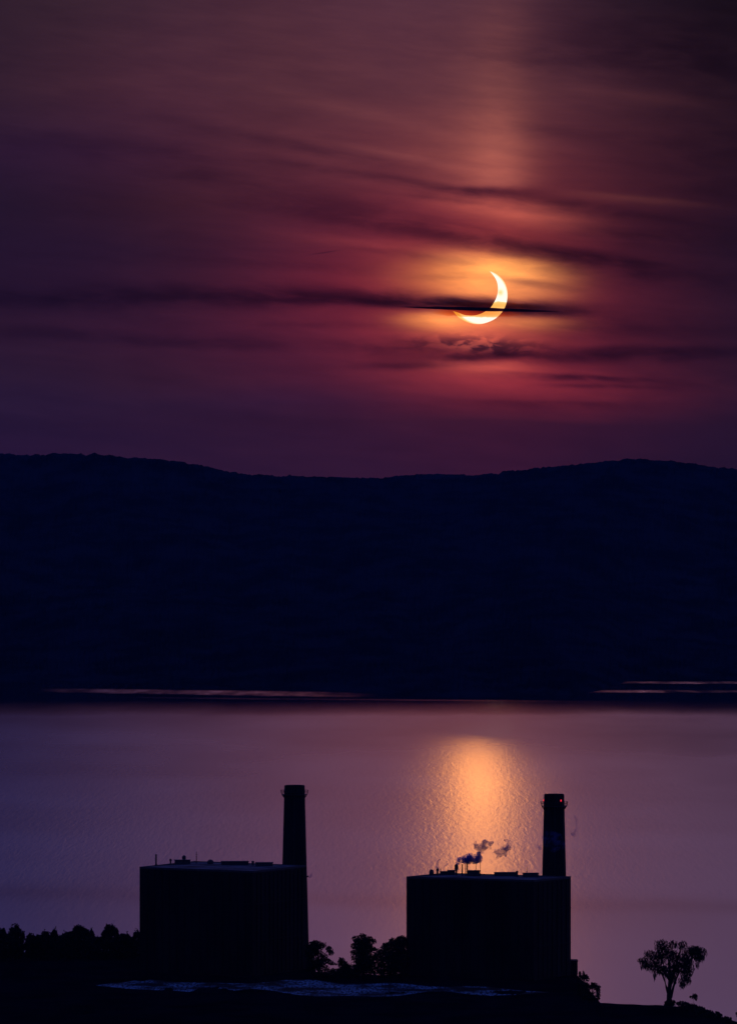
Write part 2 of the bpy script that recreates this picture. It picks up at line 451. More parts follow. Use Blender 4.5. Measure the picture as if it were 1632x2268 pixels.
def make_hills(Dc, crest, name, label, jag, rows, x0=-2600, x1=4500, near=True):
    xs = []; x = x0
    while x < x1:
        xs.append(x); x += 2.2 if -60 < x < 1700 else 22
    vs = []; fs = []
    for r in range(rows):
        u = r / (rows - 1)
        for x in xs:
            sh = interp(SHORE, x) + 1.2 * noise.noise(Vector((x * .02, 3, 0)))
            Ds = H * F / (sh - HZ)
            if r == rows - 1:           # far side of the ridge
                zc = H + (HZ - smooth_interp(crest, x)) / F * Dc
                vs.append(((x - CX) / F * (Dc + 900), Dc + 900, zc * .5 if near else zc * .4)); continue
            uu = r / (rows - 2)
            D = Ds + (Dc - Ds) * uu
            zc = H + (HZ - smooth_interp(crest, x)) / F * Dc
            z = zc * (.42 * uu + .58 * uu * uu) + 26 * math.sin(uu * math.pi) * noise.noise(Vector((x * .006, uu * 5, 1.0)))
            if r == 0: z = -2.0
            elif r == 1: z = 5 + 4 * noise.noise(Vector((x * .06, 0, 8)))
            else:
                j = noise.noise(Vector((x * .055, r * 3.7, 0))) * 1.3 + noise.noise(Vector((x * .16, r * 3.7, 5))) * 1.0 + noise.noise(Vector((x * .4, r * 7, 5))) * .5
                z += j * jag * (.6 + .5 * noise.noise(Vector((x * .012, 2, 9))))
            vs.append(((x - CX) / F * D, D, z))
    n = len(xs)
    for r in range(rows - 1):
        for k in range(n - 1):
            a = r * n + k; fs.append((a, a + 1, a + n + 1, a + n))
    o = mesh_obj(name, vs, fs, M_hill)
    tag(o, label, 'hills', kind='structure'); return o
make_hills(14800, CREST, 'hills', 'long wooded ridge beyond the river', 5.5, 46)
CREST2 = [(-2600, 1160), (700, 1100), (840, 1062), (880, 1053.5), (940, 1051.5), (980, 1050), (1030, 1052), (1090, 1056), (1200, 1090), (4500, 1160)]
def far_ridge():
    Dc = 19500; vs = []; xs = []; x = 700
    while x < 1300: xs.append(x); x += 2.0
    for r, (dd, kz) in enumerate(((-1200, .55), (-500, .85), (0, 1.0), (900, .6))):
        for x in xs:
            zc = H + (HZ - smooth_interp(CREST2, x, 12)) / F * Dc
            j = (noise.noise(Vector((x * .07, r * 3.1, 0))) * 1.3 + noise.noise(Vector((x * .2, r, 5)))) * 3.2
            D = Dc + dd; vs.append(((x - CX) / F * D, D, zc * kz + j))
    n = len(xs); fs = [(r * n + k, r * n + k + 1, (r + 1) * n + k + 1, (r + 1) * n + k) for r in range(3) for k in range(n - 1)]
    tag(mesh_obj('far_hills', vs, fs, M_hill), 'distant ridge showing faintly in the saddle between the hills', 'hills', kind='structure')
far_ridge()

# ------------------------------------------------------------------ near land
BANK = [(-9000, 3600), (-2000, 2900), (-400, 2835), (-150, 2830), (-36, 2815), (-27, 2800), (-25, 2700), (-20, 2676), (6, 2670), (14, 2680), (17, 2800), (40, 2812), (93, 2800), (96, 2640), (99.5, 2512), (112, 2505), (126, 2499), (134, 2494), (139, 2480), (146, 2440), (152, 2408), (163, 2360), (190, 2260), (300, 2080), (700, 1700), (2000, 1500), (9000, 1400)]
def ground_z(X_, Y_):
    d = Y_
    pts = [(-3000, 190), (0, 188), (150, 176), (450, 142), (1000, 82), (1600, 34), (2000, 13), (2250, 7.5), (2400, 6.5), (4000, 7.5)]
    return interp(pts, d)
LAND_Z = 7.0
def make_ground():
    xs = [-9000, -5000, -3000, -2000, -1200, -800, -500, -350] + [-260 + i * 4 for i in range(40)] + [-98 + i * 2 for i in range(97)] + [97, 98, 99.5] + [100 + i * 1.5 for i in range(60)] + [200, 230, 260, 300, 360, 450, 600, 900, 1400, 2000, 3000, 5000, 9000]
    xs = sorted(set(xs)); ds = [-14, -4, 0, 2, 5, 9, 14, 20, 28, 38, 50, 70, 95, 125, 160, 210, 270, 350, 450, 600, 800, 1100, 1500, 2000, 2600, 3400, 5000, 9000]
    vs = []
    for d in ds:
        for x in xs:
            b = interp(BANK, x); y = b - d
            if y > 0 or d <= 600: z = ground_z(x, y)
            else: z = 190
            top = z + .25 * noise.noise(Vector((x * .15, y * .05, 0))) + .5 * noise.noise(Vector((x * .03, y * .02, 4)))
            if d == -14: z = -3
            elif d == -4: z = .3 * min(top, 7)
            else: z = top
            vs.append((x, y, z))
    n = len(xs); fs = [(r * n + k, (r + 1) * n + k, (r + 1) * n + k + 1, r * n + k + 1) for r in range(len(ds) - 1) for k in range(n - 1)]
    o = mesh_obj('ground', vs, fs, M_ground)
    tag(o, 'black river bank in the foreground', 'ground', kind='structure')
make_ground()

# yard ground with blue sky light painted into its colour, in scattered patches
def yard():
    m = bpy.data.materials.new('blue_lit_ground'); m.use_nodes = True; t = m.node_tree; p = t.nodes['Principled BSDF']
    g = t.nodes.new('ShaderNodeNewGeometry'); s = t.nodes.new('ShaderNodeSeparateXYZ'); t.links.new(g.outputs['Position'], s.inputs[0])
    x, y = V(t, s.outputs[0]), V(t, s.outputs[1])
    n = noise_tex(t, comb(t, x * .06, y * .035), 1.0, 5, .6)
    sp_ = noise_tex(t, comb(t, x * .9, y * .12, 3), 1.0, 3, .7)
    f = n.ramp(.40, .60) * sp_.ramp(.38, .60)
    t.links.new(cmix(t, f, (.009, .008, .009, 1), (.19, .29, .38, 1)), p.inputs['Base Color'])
    p.inputs['Roughness'].default_value = .95; p.inputs['Specular IOR Level'].default_value = .05
    vs = []; fs = []; N = 60
    L = [W(215 + (1210 - 215) * i / N, 0, 2620) for i in range(N + 1)]
    for i, v in enumerate(L):
        x = v.x; u = i / N
        c = 2612 - 42 * max(0, u - .1) + 6 * math.sin(u * 19); w = (32 + 12 * math.sin(u * 13 + 1) + 8 * math.sin(u * 31)) * min(1, u * 7, (1 - u) * 5) + 1
        for k in (-1, -.5, 0, .5, 1):
            y = c + k * w
            vs.append((x, y, ground_z(x, y) + .25 * noise.noise(Vector((x * .15, y * .05, 0))) + .5 * noise.noise(Vector((x * .03, y * .02, 4))) + .12))
    for i in range(N):
        for k in range(4):
            a = i * 5 + k; fs.append((a, a + 5, a + 6, a + 1))
    tag(mesh_obj('yard', vs, fs, m), 'strip of yard ground painted with blue sky light in front of the buildings', 'yard', kind='structure')
yard()

# ------------------------------------------------------------------ power plant halls
def hall(name, label, Lc, Bc, Rc, z0, z1, group):
    L2, B2, R2 = (Vector((p[0], p[1])) for p in (Lc, Bc, Rc))
    F2 = L2 + R2 - B2
    cen = (L2 + R2) / 2
    root = empty(name, (cen.x, cen.y, z0)); tag(root, label, 'building', group)
    org = Vector((cen.x, cen.y, z0))
    quad = [F2, R2, B2, L2]
    # wall: vertical cladding ribs
    w = MB(); w.prism([(p.x, p.y) for p in quad], z0 - .5, z1 - .9)
    for i in range(4):
        a, b = quad[i], quad[(i + 1) % 4]; n = int((b - a).length / 4.0); d = (b - a).normalized(); out = Vector((d.y, -d.x))
        for k in range(1, n):
            c = a + d * ((b - a).length * k / n) + out * .10
            w.box((c.x, c.y, (z0 + z1) / 2 - .6), (.45, .5, z1 - z0 - 1.6), math.atan2(d.y, d.x))
        for zz in (z0 + (z1 - z0) * .33, z0 + (z1 - z0) * .68):
            c = (a + b) / 2 + out * .22
            w.box((c.x, c.y, zz), ((b - a).length - 1.2, .44, .5), math.atan2(d.y, d.x))
    w.build('wall', M_wall, root, org)
    # parapet as four butted lengths
    pz = MB()
    for i in range(4):
        a, b = quad[i], quad[(i + 1) % 4]; d = (b - a).normalized(); out = Vector((d.y, -d.x)); c = (a + b) / 2 - out * .2
        pz.box((c.x, c.y, z1 - .45), ((b - a).length - (.0 if i % 2 else .9), .5, .9), math.atan2(d.y, d.x))
    pz.build('parapet', M_trim, root, org)
    rf = MB(); q = [cen + (p - cen) * .985 for p in quad]; rf.prism([(p.x, p.y) for p in q], z1 - .9, z1 - .35)
    roof = rf.build('roof', M_roof, root, org)
    return root, roof, org, quad

Z1, Z2 = 55.0, 52.0
HG = 'slab sided power plant buildings'
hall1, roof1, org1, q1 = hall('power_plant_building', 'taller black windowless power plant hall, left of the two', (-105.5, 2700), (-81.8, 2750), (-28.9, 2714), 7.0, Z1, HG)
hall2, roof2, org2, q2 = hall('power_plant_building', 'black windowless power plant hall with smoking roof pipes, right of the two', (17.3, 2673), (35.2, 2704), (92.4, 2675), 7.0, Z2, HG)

def on_roof(zr, px, py_base=None, D=None):
    return None
def vert(name, roof, org, px, ytop, ybot, wpx, D, m=M_steel, shape='pipe', zr=None):
    """upright roof fitting at bearing px, standing on the roof, its top at ytop"""
    top = W(px, ytop, D); z0 = zr - .4; r = wpx / 2 / F * D; b = MB(); h = top.z - z0
    c = (top.x, D, z0)
    if shape == 'pipe': b.lathe(c, [(r * 1.5, 0), (r * 1.5, .3), (r, .4), (r, h - .35), (r * 1.18, h - .3), (r * 1.18, h), (r * .7, h)], 14)
    elif shape == 'cap': b.lathe(c, [(r * .75, 0), (r * .75, h * .55), (r, h * .6), (r, h * .92), (r * .5, h)], 16)
    elif shape == 'dome':
        b.lathe(c, [(r * .9, 0), (r, h * .15), (r, h * .45)] + [(r * math.cos(a), h * .45 + h * .55 * math.sin(a)) for a in (.4, .8, 1.15, 1.4)] , 18)
    elif shape == 'silo':
        b.lathe(c, [(r * .5, 0), (r * .5, h * .42), (r, h * .56), (r, h * .86), (r * .6, h * .94), (r * .3, h)], 16)
    elif shape == 'box': b.box((top.x, D, z0 + h / 2), (2 * r, 3.4, h), .1, .2); b.box((top.x, D, z0 + h + .1), (2 * r + .4, 3.8, .25), .1)
    elif shape == 'mast':
        b.tube([(top.x, D, z0), (top.x + .05, D, z0 + h)], r, 8, r * .45)
        b.box((top.x, D, z0 + .15), (1.0, 1.0, .3))
        for k in (.55, .75): b.tube([(top.x - .5, D, z0 + h * k), (top.x + .5, D, z0 + h * k)], .05, 6)
    return b.build(name, m, roof, org, smooth=False)

A = dict(roof=roof1, org=org1, zr=Z1)
vert('vent_pipe', px=345.7, ytop=1894, ybot=1915, wpx=3.6, D=2722, **A)
vert('antenna_mast', px=435, ytop=1888, ybot=1909, wpx=2.0, D=2738, shape='mast', **A)
vert('roof_vent', px=377.8, ytop=1904, ybot=1909, wpx=5, D=2730, shape='cap', **A)
vert('roof_vent', px=407.6, ytop=1896, ybot=1908, wpx=8.5, D=2735, shape='silo', **A)
vert('plant_room', px=404, ytop=1907, ybot=1912, wpx=34, D=2731, shape='box', **A)
vert('roof_hatch', px=466, ytop=1905.5, ybot=1910, wpx=14, D=2733, shape='dome', **A)
vert('duct_housing', px=520, ytop=1910, ybot=1914, wpx=60, D=2722, shape='box', **A)
vert('roof_vent', px=560, ytop=1908.5, ybot=1912, wpx=6, D=2718, shape='cap', **A)
vert('duct_housing', px=585, ytop=1912.5, ybot=1914, wpx=38, D=2712, shape='box', **A)
A = dict(roof=roof2, org=org2, zr=Z2)
vert('storage_tank', px=955.6, ytop=1927, ybot=1940, wpx=10.5, D=2690, shape='dome', **A)
vert('roof_vent', px=968.8, ytop=1925, ybot=1938, wpx=6, D=2692, shape='cap', **A)
vert('vent_spike', px=975.6, ytop=1924, ybot=1935, wpx=1.8, D=2692, shape='mast', **A)
vert('plant_room', px=999, ytop=1930, ybot=1935, wpx=16, D=2694, shape='box', **A)
vert('duct_housing', px=985, ytop=1932.5, ybot=1935, wpx=20, D=2697, shape='box', **A)
silo = vert('exhaust_silo', px=1010.6, ytop=1915, ybot=1935, wpx=8.5, D=2688, shape='silo', **A)
vert('exhaust_pipe', px=1023.5, ytop=1916, ybot=1934, wpx=2.8, D=2686, **A)
vert('exhaust_pipe', px=1031, ytop=1916, ybot=1934, wpx=2.2, D=2685, **A)
vert('exhaust_pipe', px=1034.8, ytop=1914, ybot=1934, wpx=3.0, D=2685, **A)
vert('exhaust_pipe', px=1053.7, ytop=1912, ybot=1934, wpx=1.3, D=2684, **A)
vert('exhaust_pipe', px=1063.8, ytop=1911, ybot=1934, wpx=1.2, D=2683, **A)
vert('plant_room', px=1049, ytop=1930.5, ybot=1935, wpx=26, D=2686, shape='box', **A)
vert('roof_vent', px=1144.6, ytop=1930.5, ybot=1936, wpx=6, D=2678, shape='cap', **A)
vert('vent_pole', px=1166.5, ytop=1921, ybot=1936, wpx=1.8, D=2672, shape='mast', **A)
vert('duct_housing', px=1120, ytop=1934.5, ybot=1936, wpx=50, D=2684, shape='box', **A)
vert('duct_housing', px=1175, ytop=1936, ybot=1936, wpx=34, D=2676, shape='box', **A)
# low annex at the right foot of the right hall
ax = MB(); c = W(1269, 0, 2678); az_top = W(0, 2132.5, 2678).z
ax.box((c.x - 1.0, 2686, (az_top + 6.5) / 2), (5.0 + 1.4, 11, az_top - 6.5), 0, .1)
ax.box((c.x - 1.0, 2686, az_top + .15), (6.8, 11.4, .3), 0, .1)
ax.build('annex', M_wall, hall2, org2)
# side vent bracket on the left hall
sv = MB(); a = W(676.5, 1944.5, 2714); sv.tube([a + Vector((-.8, 0, .1)), a + Vector((.6, 0, .1)), a + Vector((1.4, 0, .5))], .28, 8)
sv.build('side_vent', M_steel, hall1, org1)

# ------------------------------------------------------------------ smokestacks
M_lamp = bpy.data.materials.new('red_lamp'); M_lamp.use_nodes = True
_p = M_lamp.node_tree.nodes['Principled BSDF']; _p.inputs['Base Color'].default_value = (.3, .01, .02, 1)
_p.inputs['Emission Color'].default_value = (1.0, .02, .05, 1); _p.inputs['Emission Strength'].default_value = 1.1
def stack(label, px, D, ytop, wt, wb, yb, ycat, lamps):
    top = W(px, ytop, D); rt = wt / 2 / F * D; rb0 = wb / 2 / F * D; zb = W(px, yb, D).z
    slope = (rb0 - rt) / (top.z - zb); rg = rt + slope * (top.z - 7.0)
    root = empty('smokestack', (top.x, D, 7.0)); tag(root, label, 'smokestack', 'tapering power plant smokestacks')
    org = Vector((top.x, D, 7.0)); h = top.z - 7.0; c = (top.x, D, 7.0)
    b = MB(); prof = [(rg * 1.08, -.5), (rg * 1.08, 1.2), (rg, 1.4)]
    n = 26
    for i in range(1, n + 1):
        z = 1.4 + (h - 2.2) * i / n; r = rg + (rt - rg) * z / h
        prof += [(r + .02, z - .25), (r + .02, z - .1), (r, z)] if i % 4 == 0 else [(r, z)]
    prof += [(rt + .0, h - .7), (rt - .05, h - .25), (rt - .35, h), (rt - .9, h), (rt - .9, h - 2.5)]
    b.lathe(c, prof, 48); b.build('shaft', M_stack, root, org, smooth=False)
    zc = W(px, ycat, D).z - 7.0; r = rg + (rt - rg) * zc / h
    d = MB()
    d.lathe(c, [(r + .05, zc - .22), (r + 1.15, zc - .12), (r + 1.15, zc + .04), (r + .05, zc + .04)], 40)
    deck = d.build('catwalk', M_steel, root, org)
    ra = MB(); N = 28
    for k in range(N):
        t = 2 * math.pi * k / N; u = Vector((math.cos(t), math.sin(t), 0)); o = Vector(c)
        ra.tube([o + u * (r + 1.1) + Vector((0, 0, zc)), o + u * (r + 1.42) + Vector((0, 0, zc + .8)), o + u * (r + 1.5) + Vector((0, 0, zc + 2.0))], .07, 5)
        ra.tube([o + u * (r + .0) + Vector((0, 0, zc - 1.6)), o + u * (r + .5) + Vector((0, 0, zc - .9)), o + u * (r + 1.0) + Vector((0, 0, zc - .15))], .13, 5)
    for rr, zz in ((1.44, 1.1), (1.5, 2.0)):
        P = [Vector(c) + Vector((math.cos(2 * math.pi * k / 48) * (r + rr), math.sin(2 * math.pi * k / 48) * (r + rr), zc + zz)) for k in range(49)]
        ra.tube(P, .05, 5)
    ra.build('railing', M_steel, deck, org)
    # ladder up the side facing the river
    la = MB()
    for s_ in (-.25, .25):
        la.tube([(c[0] + s_, D - rg - .35, 8), (c[0] + s_, D - rt - .35, 7 + zc)], .05, 5)
    for k in range(int(zc / 1.2)):
        z = 1 + k * 1.2; rr = rg + (rt - rg) * z / h
        la.tube([(c[0] - .25, D - rr - .35, 7 + z), (c[0] + .25, D - rr - .35, 7 + z)], .04, 4)
    la.build('ladder', M_steel, root, org)
    for lx, ly in lamps:
        p = W(lx, ly, D); dxx = max(-rt * 1.0, min(rt * 1.0, p.x - top.x)); yy = D - math.sqrt(max(0, rt * rt - dxx * dxx)) - .35
        l = MB(); P = Vector((top.x + dxx * 1.03, yy, p.z))
        l.lathe(P - Vector((0, 0, .55)), [(.15, .1), (.24, .2), (.27, .5), (.24, .8), (.12, 1.0)], 12)
        lo_ = l.build('warning_lamp', M_lamp, root, org)
        q = MB(); q.lathe(P - Vector((0, 0, .8)), [(.3, 0), (.3, .22), (.2, .25)], 10); q.build('lamp_base', M_steel, lo_, org)
    return root, org, c, rg, rt, h
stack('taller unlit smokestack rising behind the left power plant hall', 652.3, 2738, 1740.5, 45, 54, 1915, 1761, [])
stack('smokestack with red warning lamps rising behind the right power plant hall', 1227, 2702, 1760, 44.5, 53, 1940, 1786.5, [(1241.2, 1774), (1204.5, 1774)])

# ------------------------------------------------------------------ trees
def leaf_cloud(rng, lobes, D, dens, size, droop=0.0, deep=.8):
    """lobes: (px, py, rx, ry) in survey units; leaves fill them at distance D"""
    vs = []; fs = []; k = D / F
    for (lx, ly, rx, ry) in lobes:
        c = W(lx, ly, D); Rx, Rz = rx * k, ry * k; Ry = Rx * deep; off = rng.uniform(-.45, .45) * Rx
        n = int(dens * 3.8 * max(6.0, Rx * Rz * 3.14 / (size * size)))
        for _ in range(n):
            while True:
                u = Vector((rng.uniform(-1, 1), rng.uniform(-1, 1), rng.uniform(-1, 1)))
                if u.length < 1: break
            u *= .75 + .4 * noise.noise(Vector((u.x * 2.3 + lx, u.y * 2.3, u.z * 2.3 + ly)))+.12
            p = c + Vector((u.x * Rx, u.y * Ry + off, u.z * Rz))
            s = size * rng.uniform(.5, 1.25)
            if droop:
                a = rng.uniform(0, 6.28); w = Vector((math.cos(a), math.sin(a), 0)) * s * .22; ln = s * rng.uniform(1.0, 1.0 + 2.4 * droop)
                sw = Vector((rng.uniform(-.25, .25), rng.uniform(-.2, .2), -1)) * ln
                b = len(vs); vs += [p - w, p + w, p + w * .9 + sw * .6, p + sw, p - w * .9 + sw * .6]; fs.append((b, b + 1, b + 2, b + 3, b + 4))
            else:
                n_ = Vector((rng.gauss(0, 1), rng.gauss(0, 1), rng.gauss(0, 1) + .3)).normalized(); a = n_.orthogonal().normalized(); bb = n_.cross(a)
                th = rng.uniform(0, 6.28); a, bb = a * math.cos(th) + bb * math.sin(th), bb * math.cos(th) - a * math.sin(th)
                b = len(vs); vs += [p - a * s * .6, p - bb * s * .35, p + a * s * .6, p + bb * s * .35]; fs.append((b, b + 1, b + 2, b + 3))
    return vs, fs

def tree(name, label, cat, lobes, D, base, seed, group=None, size=.7, dens=2.6, trunk_w=4.0, droop=0.0, m=None, gz=None, limbs=True, deep=.8):
    rng = random.Random(seed); g = gz if gz is not None else 6.8
    bx = W(base, 0, D).x; org = Vector((bx, D, g))
    root = empty(name, org); tag(root, label, cat, group)
    vs, fs = leaf_cloud(rng, lobes, D, dens, size, droop, deep)
    mesh_obj('crown', [v - org for v in vs], fs, m or M_leaf, root)
    t = MB(); cxs = sum(l[0] for l in lobes) / len(lobes); cys = sum(l[1] for l in lobes) / len(lobes)
    mid = W(cxs, cys, D); r = trunk_w / 2 / F * D
    fork = org.lerp(mid, .62)
    t.tube([org - Vector((0, 0, .6)), org + Vector((.05, 0, .9)), org.lerp(fork, .6), fork], r * 1.25, 9, r * .8)
    if limbs:
        for l in lobes:
            e = W(l[0], l[1], D) + Vector((0, rng.uniform(-1, 1), 0)); mdp = fork.lerp(e, .5) + Vector((rng.uniform(-.4, .4), 0, rng.uniform(-.2, .5)))
            t.tube([fork - Vector((0, 0, .4)), mdp, e], r * .5, 6, r * .14)
    t.build('trunk', M_bark, root, org)
    return root

def blob_lobes(seed, px, py_top, w, h, n=9):
    rng = random.Random(seed); L = [(px, py_top + h * .45, w * .40, h * .45)]
    for i in range(n):
        a = math.pi * (i + .5) / n + rng.uniform(-.15, .15); q = rng.uniform(.72, .92)
        L.append((px - math.cos(a) * w * .38 * q * 1.1, py_top + h * .52 - math.sin(a) * h * .42 * q, w * rng.uniform(.11, .20), h * rng.uniform(.10, .17)))
    L.append((px - w * .2, py_top + h * .75, w * .28, h * .24)); L.append((px + w * .2, py_top + h * .75, w * .28, h * .24))
    return L
TG = 'round crowned trees along the bank left of the halls'
LT = [  # px, top, width, look
 (4, 2054, 30, 'dark round tree cut by the left edge of the picture'),
 (35, 2048, 44, 'broad flat topped dark tree, second from the left edge'),
 (68, 2066, 34, 'low ragged bush-like tree filling the dip right of the broad flat topped tree'),
 (100, 2060, 30, 'small pointed dark tree in the middle of the low treeline'),
 (120, 2057, 28, 'narrow dark tree just right of the small pointed one'),
 (146, 2062, 30, 'low dark tree leaning against the widest ragged crown'),
 (176, 2049, 64, 'widest tree of the left bank with a ragged crown'),
 (203, 2058, 22, 'narrow upright tree on the edge of the deep notch'),
 (244, 2047, 46, 'tall domed dark tree right of the deep notch'),
 (280, 2067, 32, 'low dark tree between the domed tree and the left hall'),
 (303, 2059, 28, 'dark tree touching the corner of the left hall')]
for i, (px, yt, w, lab) in enumerate(LT):
    D = 2790 + (i % 3) * 9
    L = blob_lobes(10 + i, px, yt, w, 72, 9)
    tree('broadleaf_tree', lab, 'tree', L, D, px, 50 + i, TG, size=.85, dens=3.4, trunk_w=4)
for i, (px, yt, w, lab) in enumerate([(22, 2074, 60, 'low dark bush under the broad flat topped tree'), (85, 2075, 62, 'low dark bush below the small pointed tree'), (150, 2072, 70, 'low dark bush below the widest crown'), (216, 2076, 54, 'low dark bush closing the notch in the treeline'), (272, 2073, 66, 'low dark bush beside the foot of the left hall')]):
    tree('bush', lab, 'bush', blob_lobes(90 + i, px, yt - 3, w * 1.15, 58, 7), 2772, px, 190 + i, 'low bushes under the left treeline', size=.9, dens=4.2, trunk_w=2)
MG = 'trees standing between the two halls'
tree('broadleaf_tree', 'open crowned dark tree against the right side of the left hall', 'tree',
     [(690, 2100, 16, 14), (700, 2091, 14, 8), (712, 2096, 12, 9), (686, 2116, 14, 16), (728, 2104, 9, 9), (733, 2112, 7, 8), (722, 2130, 16, 6), (700, 2135, 20, 12), (735, 2136, 12, 5), (708, 2152, 30, 14), (696, 2090, 6, 5), (692, 2110, 18, 20), (745, 2160, 12, 9), (698, 2104, 22, 16), (714, 2122, 14, 12), (700, 2136, 26, 14)], 2664, 704, 301, MG, size=.75, dens=2.3, trunk_w=4)
tree('bush', 'low dark bush in the gap between the two halls', 'bush',
     [(758, 2137, 14, 11), (755, 2128, 7, 6), (768, 2143, 12, 9), (745, 2156, 22, 10), (772, 2158, 22, 12), (724, 2162, 22, 9), (762, 2158, 28, 14), (766, 2148, 16, 12)], 2660, 760, 302, None, size=.7, dens=3.2, trunk_w=2)
tree('broadleaf_tree', 'tallest full dark tree in the gap between the two halls', 'tree',
     [(803, 2100, 22, 24), (788, 2082, 10, 9), (803, 2076, 9, 9), (818, 2082, 10, 8), (783, 2098, 8, 8), (782, 2112, 7, 8), (828, 2088, 7, 7), (826, 2104, 9, 6), (800, 2125, 26, 16), (820, 2130, 18, 14), (798, 2148, 30, 14), (840, 2140, 14, 18), (808, 2108, 22, 20), (812, 2156, 42, 18), (806, 2135, 30, 22), (836, 2118, 14, 18), (795, 2095, 16, 16), (812, 2092, 16, 14)], 2662, 803, 303, MG, size=.75, dens=2.7, trunk_w=5)
tree('broadleaf_tree', 'broad dark tree against the left corner of the right hall', 'tree',
     [(884, 2094, 18, 18), (870, 2088, 12, 9), (888, 2082, 14, 9), (860, 2097, 10, 9), (852, 2096, 8, 7), (862, 2118, 20, 16), (890, 2120, 20, 20), (872, 2146, 34, 14), (898, 2090, 8, 14), (878, 2105, 24, 20), (868, 2156, 42, 18), (862, 2130, 26, 20), (848, 2110, 12, 14), (884, 2125, 26, 30)], 2664, 874, 304, MG, size=.8, dens=3.2, trunk_w=5)
tree('broadleaf_tree', 'spiky topped small tree beside the low annex', 'tree',
     [(1288, 2168, 10, 10), (1296, 2165, 8, 7), (1284, 2160, 3, 9), (1292, 2158, 3, 7), (1300, 2170, 6, 7), (1290, 2185, 14, 12), (1286, 2203, 16, 13)], 2560, 1289, 305, None, size=.6, dens=2.8, trunk_w=3)
tree('broadleaf_tree', 'rounded small tree with a hole in its crown at the river edge', 'tree',
     [(1309, 2188, 10, 6), (1319, 2189, 9, 7), (1325, 2198, 6, 10), (1323, 2210, 7, 10), (1303, 2198, 5, 8), (1306, 2213, 13, 9), (1299, 2186, 9, 9), (1316, 2184, 9, 6), (1311, 2181, 4, 4), (1327, 2188, 4, 4), (1312, 2221, 16, 7), (1297, 2214, 14, 12)], 2530, 1312, 306, None, size=.5, dens=3.0, trunk_w=3)
# lone weeping tree
def R4(x, y): return 1224 + .25 * x, 1997.5 + .25 * y
WL = []
for (x, y, a, b) in [(965, 385, 52, 38), (1065, 378, 40, 26), (1150, 385, 36, 28), (1255, 425, 60, 30), (1320, 450, 44, 34), (865, 475, 48, 36), (800, 525, 42, 24), (835, 565, 50, 36), (910, 585, 48, 40), (985, 455, 70, 52), (940, 520, 50, 40), (1060, 480, 50, 44), (1140, 520, 62, 50), (1200, 480, 60, 50), (1195, 580, 50, 60), (1180, 640, 44, 50), (1050, 590, 66, 50), (980, 610, 50, 34), (1105, 590, 46, 46), (1045, 655, 40, 38), (1075, 690, 22, 30), (1160, 700, 40, 34), (1290, 500, 36, 36), (1265, 450, 40, 40), (905, 650, 14, 14)]:
    q = R4(x, y); WL.append((q[0], q[1] - .3, a * .345, b * .37))
rng = random.Random(77)
wd = 2500; wbase = W(1482, 0, wd).x; worg = Vector((wbase, wd, 6.6))
wt = empty('weeping_tree', worg); tag(wt, 'lone weeping tree with trailing foliage standing on the bare bank at right', 'tree')
vs, fs = leaf_cloud(rng, WL, wd, .92, .52, 1.1, .8)
v2, f2 = leaf_cloud(rng, [(R4(1150, 730)[0], R4(1150, 735)[1], 9, 7), (R4(1280, 550)[0], R4(1280, 560)[1], 5, 6), (R4(1330, 500)[0], R4(1330, 500)[1], 5, 6), (R4(900, 660)[0], R4(900, 665)[1], 4, 4), (R4(1210, 690)[0], R4(0, 700)[1], 5, 6)], wd, 1.1, .55, 1.1, .8)
b = len(vs); vs += v2; fs += [tuple(b + i for i in f) for f in f2]
mesh_obj('crown', [v - worg for v in vs], fs, M_leaf2, wt)
tb = MB()
def P4(x, y, o=0.0):
    q = R4(x, y); p = W(q[0], q[1], wd); p.y += o; return p
tb.tube([P4(1036, 960), P4(1034, 900), P4(1030, 850), P4(1032, 790), P4(1040, 730)], 1.4, 10, .75)
tb.tube([P4(1024, 830), P4(1008, 770), P4(990, 700, .4), P4(965, 640, .6), P4(900, 560, 1)], .62, 7, .2)
tb.tube([P4(1046, 860), P4(1066, 770), P4(1088, 700, -.4), P4(1130, 610, -.8), P4(1240, 450, -1)], .62, 7, .2)
tb.tube([P4(1036, 760), P4(1040, 660), P4(1030, 540), P4(985, 420)], .95, 7, .18)
tb.tube([P4(1040, 740), P4(1075, 640, 1), P4(1110, 520, 1.6), P4(1140, 400, 1.6)], .8, 7, .18)
tb.tube([P4(1030, 700), P4(960, 590, -1), P4(830, 520, -1.6)], .45, 6, .12)
tb.build('trunk', M_bark, wt, worg)
st_ = MB(); c = W(1482.5, 0, wd - 3).x
st_.box((c, wd - 3, 6.6 + 1.2), (4.4, 2.6, 3.4), 0, .8); st_.box((c + .6, wd - 3, 6.6 + 3.0), (3.0, 2.0, .8), .2, .5)
o = st_.build('bush_clump', M_leaf, None, None); bpy.data.objects.remove(o)
tree('bush', 'small dense dark bush at the foot of the weeping tree', 'bush',
     [(1478, 2225, 8, 8), (1489, 2225, 8, 8), (1484, 2218, 6, 4), (1474, 2230, 6, 5), (1493, 2221, 3, 4)], wd - 3, 1483, 310, None, size=.45, dens=4.5, trunk_w=2)
